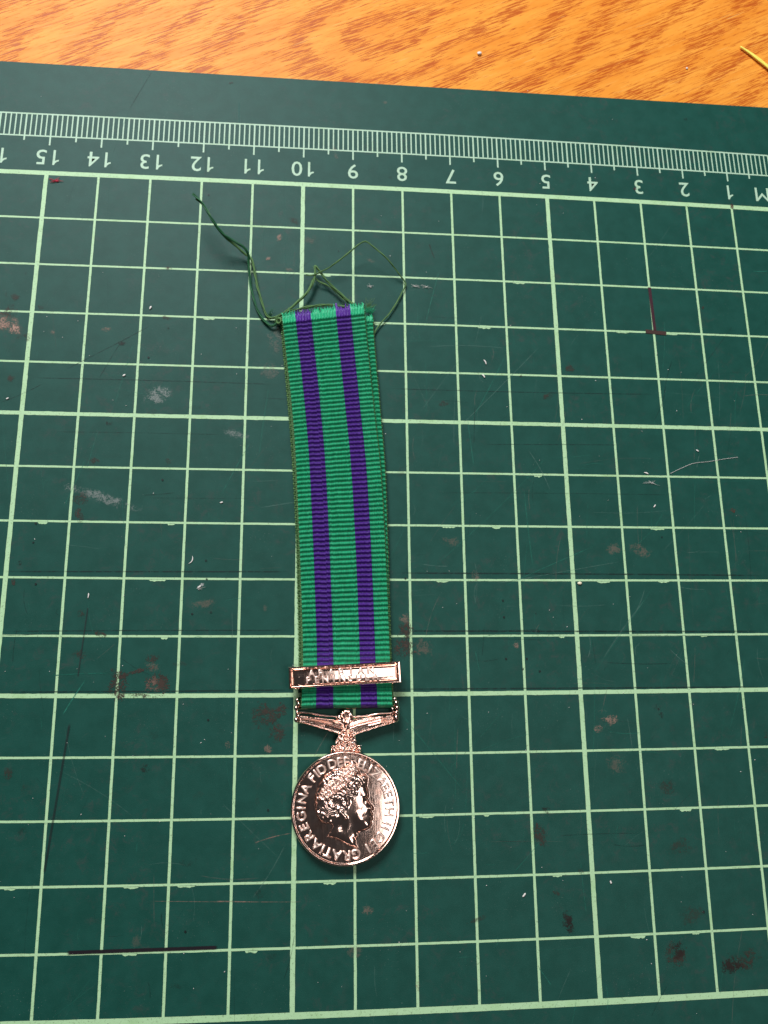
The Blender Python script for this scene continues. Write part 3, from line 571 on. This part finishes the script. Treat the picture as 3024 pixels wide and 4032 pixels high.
# clasp bar ---------------------------------------------------
zb = 0.34
c4 = [W(x, y, zb) for x, y in ((1137, 2713), (1580.5, 2688.5), (1574, 2602), (1136, 2627))]
cen = sum(c4) / 4; ux = (c4[1] - c4[0] + c4[2] - c4[3]); bw = np.linalg.norm(ux) / 2; ux /= np.linalg.norm(ux); uy = np.array([-ux[1], ux[0], 0]); bh = abs(((c4[3] - c4[0] + c4[2] - c4[1]) / 2) @ uy)
clasp = part_empty('clasp_bar', medal, cen)
def L2(u, v, z): return cen * [1, 1, 0] + ux * u + uy * v + np.array([0, 0, z])
def framering(mb, a0, b0, a1, b1, z0, z1):
    P = []
    for a, b, z in ((a0, b0, z0), (a1, b1, z1)): P += [L2(s * a, t_ * b, z) for s, t_ in ((-1, -1), (1, -1), (1, 1), (-1, 1))]
    mb.add(P, [(k, (k + 1) % 4, 4 + (k + 1) % 4, 4 + k) for k in range(4)])
hw, hh = bw / 2, bh / 2; mb = MB()
for (a, b, z), (a2, b2, z2) in zip([(0, 0, .20), (0, 0, .325), (.008, .008, .338), (.028, .028, .340), (.036, .036, .331), (.044, .044, .333), (.052, .052, .322), (.062, .062, .29)], [(0, 0, .325), (.008, .008, .338), (.028, .028, .340), (.036, .036, .331), (.044, .044, .333), (.052, .052, .322), (.062, .062, .29), (.063, .063, .285)]):
    framering(mb, hw - a, hh - b, hw - a2, hh - b2, z, z2)
link('clasp_frame', mesh('clasp_frame', mb.V, mb.F), M_METAL, clasp)
# recessed plate: slightly cushioned, left facets added and tilted so they reflect dark
def plateh(X, Y, d):
    u = (X - cen[0]) * ux[0] + (Y - cen[1]) * ux[1]; v = (X - cen[0]) * uy[0] + (Y - cen[1]) * uy[1]
    z = 0.290 + 0.008 * np.tanh(d / .03) - .012 * (u / hw) ** 2
    z += np.where(u < -hw + .25, np.where(v < .0, .10 * (u + hw - .25) , -.05 * v), 0)
    return z
pp = [tuple(L2(s * (hw - .06), t_ * (hh - .06), 0)[:2]) for s, t_ in ((-1, -1), (1, -1), (1, 1), (-1, 1))]
relief('clasp_plate', pp, plateh, 0.006, 0.28, M_METAL, clasp)
cang = math.atan2(ux[1], ux[0])
def letters(word, u0, u1, v, size, z, zs=1.0):
    n = len(word)
    for i, ch in enumerate(word):
        me = text_mesh(ch, size, extrude=0.018, bevel=0.012, offset=-0.004, res=2)
        c_ = L2(u0 + (u1 - u0) * (i + .5) / n, v, z)
        me.transform(Matrix.Translation(c_) @ Matrix.Rotation(cang, 4, 'Z')); me.name = 'clasp_letter'; link('letter', me, M_SATIN, clasp, True)
letters('ARABIAN', -hw + .30, hw - .42, .056, .158, .308)
letters('PENINSULA', -hw + .26, hw - .36, -.056, .158, .308)

# coin --------------------------------------------------------
ZC = 0.17; cc = W(1360.4, 3181.6, ZC); CR = 0.892
k_ang = [2 * math.pi * i / 96 for i in range(96)]
disc_poly = [(CR * math.cos(a), CR * math.sin(a)) for a in k_ang]
Zm = lambda pts: [((x - 800) / 655 * CR, -(y - 862) / 668 * CR) for x, y in pts]
head = Zm([(775, 385), (835, 350), (878, 312), (905, 315), (935, 345), (962, 400), (978, 462), (1040, 465), (1075, 515), (1067, 585), (1064, 620), (1080, 670), (1090, 728), (1074, 755), (1085, 785), (1112, 822), (1148, 866), (1143, 888), (1116, 899),
           (1124, 918), (1142, 938), (1128, 962), (1138, 985), (1120, 1012), (1124, 1050), (1100, 1095), (1050, 1122), (975, 1136), (948, 1160), (930, 1225), (930, 1285), (948, 1318), (860, 1300), (760, 1248), (695, 1215), (620, 1195), (572, 1188),
           (612, 1130), (650, 1060), (620, 1042), (560, 1040), (492, 1008), (455, 930), (440, 850), (428, 750), (452, 640), (482, 568), (540, 482), (640, 418)])
hair = Zm([(775, 385), (835, 360), (962, 400), (978, 462), (1040, 465), (1072, 515), (1055, 585), (990, 600), (950, 660), (920, 720), (870, 800), (815, 870), (790, 930), (740, 920), (690, 1000), (650, 1055), (560, 1040), (492, 1008), (455, 930), (440, 850), (428, 750), (452, 640), (482, 568), (540, 482), (640, 418)])
tiara = Zm([(470, 690), (560, 560), (600, 545), (700, 500), (820, 350), (880, 312), (935, 345), (965, 420), (900, 500), (800, 600), (680, 690), (560, 760), (480, 760)])
def coinh(X, Y, d):
    r = np.hypot(X, Y); z = 0.162 - 0.018 * (r / CR) ** 2
    rim = np.clip((r - 0.945 * CR) / (0.012), 0, 1); z += 0.034 * rim * rim * (3 - 2 * rim); z -= 0.022 * np.clip((r - .985 * CR) / (.015 * CR), 0, 1) ** 2
    sd, _, _ = sdf(X, Y, head); sd = np.maximum(sd, 0)
    hz = 0.062 * (1 - np.exp(-sd / 0.055)) + 0.028 * (1 - np.exp(-sd / .012))
    c = lambda x, y: Zm([(x, y)])[0]
    g = lambda x, y, w, h: h * np.exp(-((X - c(x, y)[0]) ** 2 + (Y - c(x, y)[1]) ** 2) / (w * CR / 655) ** 2)
    hz += (g(960, 980, 70, .022) + g(1045, 760, 26, -.022) + g(1050, 790, 14, .014) + g(1040, 700, 45, .010) + g(1060, 1075, 34, .012) + g(1110, 870, 18, .012) + g(1100, 965, 12, -.012) + g(1118, 948, 10, .008) + g(1115, 985, 10, .008)
           + g(930, 1100, 60, -.020) + g(900, 1010, 60, -.008) + g(800, 970, 16, .028) + g(850, 1190, 70, -.016) + g(760, 1060, 60, -.02) + g(915, 1200, 24, .018) + g(1010, 545, 60, .020) + g(1000, 545, 22, -.02) + g(560, 930, 90, .012) + g(790, 660, 90, .004)) * np.clip(sd / .03, 0, 1)
    hm, _, _ = sdf(X, Y, hair); hm = np.clip(hm / .03, 0, 1)
    a, b = X / CR * 655, Y / CR * 655
    curl = np.sin(a * .055 + 2.2 * np.sin(b * .030 + 1) + b * .03) * np.sin(b * .060 + 1.8 * np.sin(a * .028))
    hz += hm * (.010 * curl + .0015 * np.sin(a * .16 + 3 * np.sin(b * .05)))
    # hairline roll and curls in front of the temple
    for ln, w_, h_ in [([(790, 620), (800, 690), (830, 760), (810, 840)], 16, .018), ([(870, 610), (890, 680), (930, 690)], 18, .014), ([(1060, 500), (1010, 475), (960, 510), (925, 560), (950, 610)], 14, .016), ([(700, 860), (760, 920), (800, 960)], 16, .014), ([(640, 1050), (700, 960), (740, 930)], 16, .012), ([(470, 760), (450, 850), (480, 950), (520, 1020)], 16, .014)]:
        hz += gauss_line(X, Y, Zm(ln), w_ * CR / 655, h_)
    tm, _, _ = sdf(X, Y, tiara); tm = np.clip(tm / .012, 0, 1)
    ca, sa = math.cos(math.radians(33)), math.sin(math.radians(33)); p_, q_ = a * ca + b * sa, -a * sa + b * ca
    hz += tm * (.022 + .016 * np.maximum(0, np.sin(p_ * .19)) * np.maximum(0.0, np.sin(q_ * .14 + .5)) * 2 + .006 * np.sin(p_ * .4) * np.sin(q_ * .37))
    bust = gauss_line(X, Y, Zm([(572, 1188), (612, 1130), (650, 1060)]), 12 * CR / 655, .012) + gauss_line(X, Y, Zm([(948, 1318), (930, 1285), (930, 1225), (948, 1160)]), 12 * CR / 655, .016)
    hz += bust
    hz += gauss_line(X, Y, Zm([(660, 1225), (720, 1240), (740, 1262)]), 12 * CR / 655, .014) * (1 + .5 * np.sin(X * 300))
    z = z + np.where(sd > 0, hz, 0)
    return z, np.clip(np.clip(sd / .01, 0, 1) * .35 + hm * .45 + tm * .5, 0, 1)
disc_e = part_empty('medal_disc', medal, (cc[0], cc[1], 0))
def in_disc(o):
    """child meshes of the disc are modelled around its centre; the disc leans very slightly"""
    o.matrix_parent_inverse = Matrix.Identity(4); o.matrix_basis = Matrix.Rotation(math.radians(TX), 4, 'X') @ Matrix.Rotation(math.radians(TY), 4, 'Y'); return o
TX, TY = 0.6, 0.0
in_disc(relief('coin_face', disc_poly, coinh, 0.0048, 0.03, M_METAL, disc_e))
ring = [('E', 20.3), ('L', 27.5), ('I', 34), ('Z', 43), ('A', 56), ('B', 65.3), ('E', 74.4), ('T', 84.5), ('H', 96), ('I', 110.5), ('I', 116.5), ('D', 130.4), ('E', 140.5), ('I', 150.0), ('G', 166), ('R', 179), ('A', 191), ('T', 202.5), ('I', 211), ('A', 220.5),
        ('R', 235.4), ('E', 247.5), ('G', 260.7), ('I', 271), ('N', 282.5), ('A', 295.6), ('F', 311), ('I', 318.5), ('D', 327), ('D', 342.4), ('E', 352.5), ('F', 361), ('.', 368)]
for ch, deg in ring:
    me = text_mesh(ch, 0.205 if ch != '.' else .16, extrude=0.004, bevel=0.0145, offset=-0.006, res=3); me.name = 'raised_letter'
    a = math.radians(deg); rr = CR * .815 if ch != '.' else CR * .80
    me.transform(Matrix.Translation((rr * math.sin(a), rr * math.cos(a), 0.158)) @ Matrix.Rotation(-a, 4, 'Z') @ Matrix.Diagonal((1.05, 1.0, 1, 1)))
    in_disc(link('raised_letter', me, M_SATIN, disc_e, True))

# suspender ---------------------------------------------------
ZS = 0.17; Zs = lambda pts, z=ZS: W2([(1140 + x / 3.607, 2740 + y / 3.607) for x, y in pts], z)
sus = part_empty('suspender', medal, (*Zs([(820, 420)])[0], 0))
outl = Zs([(100, 375), (95, 300), (150, 268), (260, 288), (400, 304), (560, 325), (690, 322), (683, 285), (715, 235), (760, 195), (800, 178), (850, 188), (885, 222), (905, 275), (905, 330), (1050, 316), (1160, 296), (1300, 282), (1440, 272), (1520, 280), (1545, 330), (1500, 395), (1400, 410),
           (1300, 435), (1150, 485), (1050, 520), (960, 550), (925, 570), (945, 625), (965, 680), (1000, 690), (1025, 730), (1015, 830), (575, 830), (572, 730), (600, 695), (635, 700), (640, 650), (665, 590), (690, 560), (640, 540), (520, 495), (420, 465), (300, 420), (200, 398), (130, 395)])
PXU = 1 / 3.607 / 228
ridges = [([(140, 305), (300, 318), (480, 345), (620, 372), (740, 420)], 11, .030), ([(150, 335), (300, 350), (500, 395), (640, 430), (750, 465)], 11, .028), ([(150, 283), (400, 315), (560, 332), (720, 352)], 9, .026), ([(150, 360), (320, 385), (480, 420)], 8, .016),
          ([(1480, 300), (1300, 310), (1120, 345), (980, 380), (860, 430)], 11, .030), ([(1480, 330), (1300, 345), (1100, 390), (960, 425), (850, 470)], 11, .028), ([(1440, 282), (1200, 305), (1050, 326), (900, 345)], 9, .026), ([(1450, 365), (1280, 385), (1120, 425)], 8, .016),
          ([(815, 400), (735, 255)], 13, .05), ([(815, 400), (775, 212)], 10, .03), ([(818, 400), (815, 200)], 10, .06), ([(822, 400), (852, 215)], 10, .03), ([(825, 400), (888, 262)], 13, .05), ([(690, 300), (740, 345), (800, 390)], 12, .03), ([(900, 330), (860, 365), (830, 400)], 12, .03),
          ([(820, 400), (800, 480), (800, 560)], 14, .03), ([(830, 400), (850, 480), (840, 560)], 14, .03), ([(700, 570), (660, 640), (650, 720), (690, 640)], 11, .034), ([(920, 570), (945, 640), (960, 720), (920, 640)], 11, .034), ([(600, 715), (590, 770), (640, 740)], 11, .04), ([(1000, 705), (1010, 765), (950, 740)], 11, .04)]
blobs = [(150 + i * 33.5, 375 + i * 9.8 + (i / 17) ** 2 * -2, 13, .046) for i in range(18)] + [(945 + i * 31.5, 545 - i * 9.6, 13, .046) for i in range(18)]
rb = random.Random(3)
blobs += [(rb.uniform(690, 930), rb.uniform(560, 790), rb.uniform(10, 19), rb.uniform(.03, .055)) for _ in range(60)] + [(rb.uniform(585, 1010), rb.uniform(725, 800), rb.uniform(10, 16), rb.uniform(.03, .05)) for _ in range(34)] + [(760, 500, 18, .04), (880, 505, 20, .045)]
def sush(X, Y, d):
    z = 0.125 + 0.030 * np.sqrt(np.clip(d / .05, 0, 1)); r = np.zeros_like(X)
    for pts, w, h in ridges: r = np.maximum(r, gauss_line(X, Y, Zs(pts), w * PXU, h))
    for x, y, rr, h in blobs:
        c_ = Zs([(x, y)])[0]; r = np.maximum(r, bump_dome(X, Y, c_[0], c_[1], rr * PXU * 1.15, h))
    return z + r
relief('winged_crosspiece', outl, sush, 0.0062, 0.06, M_METAL, sus)
def blobset(name, items):
    mb = MB()
    for x, y, rx, ry, z, rz, rot in items:
        c_ = Zs([(x, y)], z)[0]; V, Fc = ellipsoid((*c_, z), rx * PXU, ry * PXU, rz, rot, 14, 9); mb.add(V, Fc)
    return link(name, mesh(name, mb.V, mb.F), M_METAL, sus, True)
blobset('side_post', [(112, 60, 30, 34, .17, .05, 0), (125, 118, 26, 46, .18, .055, -.25), (95, 175, 30, 42, .17, .05, .3), (112, 235, 30, 34, .15, .05, 0), (128, 288, 26, 34, .18, .05, -.2), (98, 340, 34, 40, .19, .05, .3), (105, 200, 22, 180, .13, .05, 0.0)])
blobset('side_post', [(1492, 45, 30, 34, .18, .05, 0), (1512, 105, 36, 48, .18, .055, -.2), (1528, 175, 36, 46, .17, .05, .1), (1520, 245, 38, 46, .17, .05, 0), (1515, 320, 42, 60, .18, .055, -.2), (1462, 215, 17, 62, .18, .04, 0.0)])
rod = [(*Zs([q], .13)[0], .13) for q in ((110, 230), (300, 246), (480, 280), (600, 290), (720, 296))]
V, Fc = tube(spline(rod, 6), .017, 8); link('rod', mesh('rod', V, Fc), M_METAL, sus, True)
rod = [(*Zs([q], .13)[0], .13) for q in ((890, 296), (1000, 288), (1150, 276), (1280, 252), (1500, 240))]
V, Fc = tube(spline(rod, 6), .017, 8); link('rod', mesh('rod', V, Fc), M_METAL, sus, True)
V, Fc = tube([(lp0[0] - .08, lp0[1] - .0, .095), (lp1[0] + .08, lp1[1] - .0, .095)], .03, 10); link('ribbon_bar', mesh('ribbon_bar', V, Fc), M_METAL, sus, True)

# ------------------------------------------------------------ small loose things
def flake(name, x, y, L, w, mat, label, cat, bend=.3, ang=0.0, group=None, z=0.0, r3=.02):
    q = W(x, y, z); n = 7; pts = []
    for i in range(n):
        u = i / (n - 1) - .5; a = ang + bend * u * 2
        pts.append((q[0] + L * u * math.cos(ang) - bend * L * (u * u) * math.sin(ang), q[1] + L * u * math.sin(ang) + bend * L * (u * u) * math.cos(ang), z + w * .5 + .006))
    rr = [w * .5 * (1 - (2 * i / (n - 1) - 1) ** 4 * .75) * rng.uniform(.8, 1.15) for i in range(n)]
    V, Fc = tube(pts, rr, 6); c_ = np.array(pts).mean(0); V = [tuple((np.array(v) - c_) * [1, 1, .45]) for v in V]; c_ = c_ - [0, 0, w * .24]
    o = link(name, mesh(name, V, Fc), mat, None, True); o.location = c_; o['label'] = label; o['category'] = cat
    if group: o['group'] = group
    return o
FL = 'pale lint flecks scattered on the cutting mat'
flake('lint_fleck', 593, 1213, .075, .035, M_LINT, 'white lint fleck left of the ribbon, in the grid cell below ruler number 13', 'lint', .2, 1.2, FL)
flake('lint_fleck', 489, 1479, .06, .035, M_LINT, 'white crumb at the foot of a diagonal green scratch in the left half', 'lint', .3, .6, FL)
flake('lint_fleck', 757, 2208, .15, .020, M_LINT, 'curved white sliver left of the ribbon beside two pin holes', 'lint', .9, 1.15, FL)
flake('lint_fleck', 349, 2346, .09, .024, M_LINT, 'thin upright white sliver at the top of the thin dark pen line', 'lint', .2, 1.5, FL)
flake('lint_fleck', 785, 2311, .07, .03, M_LINT, 'white fleck with a grey tail under a bled grid line left of the ribbon', 'lint', .2, .6, FL)
flake('lint_fleck', 1911, 1426, .11, .028, M_LINT, 'bright white fleck right of the ribbon, the upper of a close pair', 'lint', .5, 2.0, FL)
flake('lint_fleck', 1904, 1481, .09, .032, M_LINT, 'bright white fleck lying on a grid line, the lower of a close pair', 'lint', .4, 2.2, FL)
flake('lint_fleck', 2544, 1863, .09, .030, M_LINT, 'white fleck just above the pale fibre tangle on the right', 'lint', .3, 2.8, FL)
flake('lint_fleck', 2577, 1993, .07, .024, M_LINT, 'small white fleck below the pale fibre tangle on the right', 'lint', .2, .9, FL)
flake('lint_fleck', 2745, 1775, .06, .030, M_LINT, 'round white fleck above the long wispy hair on the right', 'lint', .2, 2.6, FL)
flake('lint_fleck', 872, 1979, .06, .026, M_LINT, 'white fleck close to the left edge of the ribbon at mid length', 'lint', .2, .3, FL)
flake('lint_fleck', 30, 1570, .05, .030, M_LINT, 'white fleck at the far left edge on a dark scratch', 'lint', .2, .6, FL)
flake('lint_fleck', 2404, 3473, .05, .034, M_LINT, 'white fleck in the bottom right, above the brown smears', 'lint', .2, 1.9, FL)
flake('lint_fleck', 2063, 3524, .08, .034, M_LINT, 'white fleck with a grey spot to the right of and below the medal disc', 'lint', .2, .8, FL)
flake('cream_chip', 2281, 2297, .085, .055, M_CREAM, 'rounded cream chip beside a thick grid line right of the ribbon', 'chip', .1, .1)
flake('desk_crumb', 1887, 213, .10, .09, M_LINT, 'pale crumb on the orange desk above ruler number 6', 'crumb', .1, .4, 'pale crumbs on the orange desk', -.3)
flake('desk_crumb', 2703, 271, .05, .05, M_LINT, 'tiny pale crumb on the desk left of the yellow thread', 'crumb', .1, .4, 'pale crumbs on the orange desk', -.3)
def tangle(name, x, y, n, L, mat, label, cat, r=.0022, aspect=1.0):
    mb = MB(); q = W(x, y)
    for _ in range(n):
        a = rng.uniform(0, 2 * math.pi); l = L * rng.uniform(.4, 1); c_ = rng.normal(0, .35, 2) * l
        pts = [(l * u * math.cos(a) + c_[0] * u * u, (l * u * math.sin(a) + c_[1] * u * u) * aspect, .010 + .012 * math.sin(u * 3)) for u in np.linspace(0, 1, 6)]
        V, Fc = tube(pts, r, 3); mb.add(V, Fc)
    o = link(name, mesh(name, mb.V, mb.F), mat, None, True); o.location = (q[0], q[1], 0); o['label'] = label; o['category'] = cat; return o
for x, y, n, L, lab in [(2566, 1901, 14, .14, 'pale fibre tangle on the right of the mat below a white fleck'), (1628, 1129, 12, .11, 'pinkish fibre tuft right of the thread arch, nearer the thread'), (1673, 1131, 12, .12, 'pinkish fibre tuft right of the thread arch, farther from the thread'), (1453, 1128, 12, .10, 'pinkish fibre tuft inside the thread arch'), (785, 2320, 9, .07, 'small grey fibre knot left of the ribbon near two pin holes')]:
    tangle('fibre_tuft', x, y, n, L, M_LINT, lab, 'fibre', .0018, .6)
tangle('red_fluff', 219, 713, 26, .12, M_RED, 'crimson fluff in the top grid row next to ruler number 15', 'fluff', .004, .45)
hp = [(*W(x, y)[:2], .01) for x, y in ((2639, 1865), (2680, 1845), (2730, 1825), (2790, 1818), (2850, 1808), (2905, 1801))]
V, Fc = tube(spline(hp, 6), .0035, 4); o = link('hair', mesh('hair', V, Fc), M_LINT); o['label'] = 'long wispy pale hair lying on the right of the mat'; o['category'] = 'hair'
# yellow thread on the desk
yt = thing('yellow_thread', 'short bright yellow double thread on the orange desk beyond the mat', 'thread', tuple(W(2915, 184, -.27)))
for k, lab in enumerate(('upper strand', 'lower strand')):
    off = (0, 7)[k]; P = [W(2915, 184, -.26), W(2950, 205 + off * .5, -.25), W(2985, 229 + off, -.24), W(3030, 265 + off, -.24), W(3110, 330 + off * 2, -.25), W(3230, 400 + off * 4, -.27)]
    C_ = spline(P, 6); V, Fc = tube(C_, .020, 6); me = mesh('strand', V, Fc, col=rng.uniform(.8, 1, len(V))); link('strand', me, M_YEL, yt, True)
# fine dust, too many to count
mb = MB()
for _ in range(150):
    x, y = rng.uniform(0, 3024), rng.uniform(300, 4000); q = W(x, y); r = rng.uniform(.003, .0075); n = 4
    a = rng.uniform(0, 3); e = rng.uniform(1, 2.6)
    V, Fc = ellipsoid((q[0], q[1], .007), r * e, r, .004, a, 5, 3); mb.add(V, Fc)
o = link('dust', mesh('dust', mb.V, mb.F), M_LINT, None, True); o['kind'] = 'stuff'; o['label'] = 'fine pale dust sprinkled over the cutting mat'; o['category'] = 'dust'
for o in scene.objects:
    if o.parent is not None and 'category' in o: del o['category']
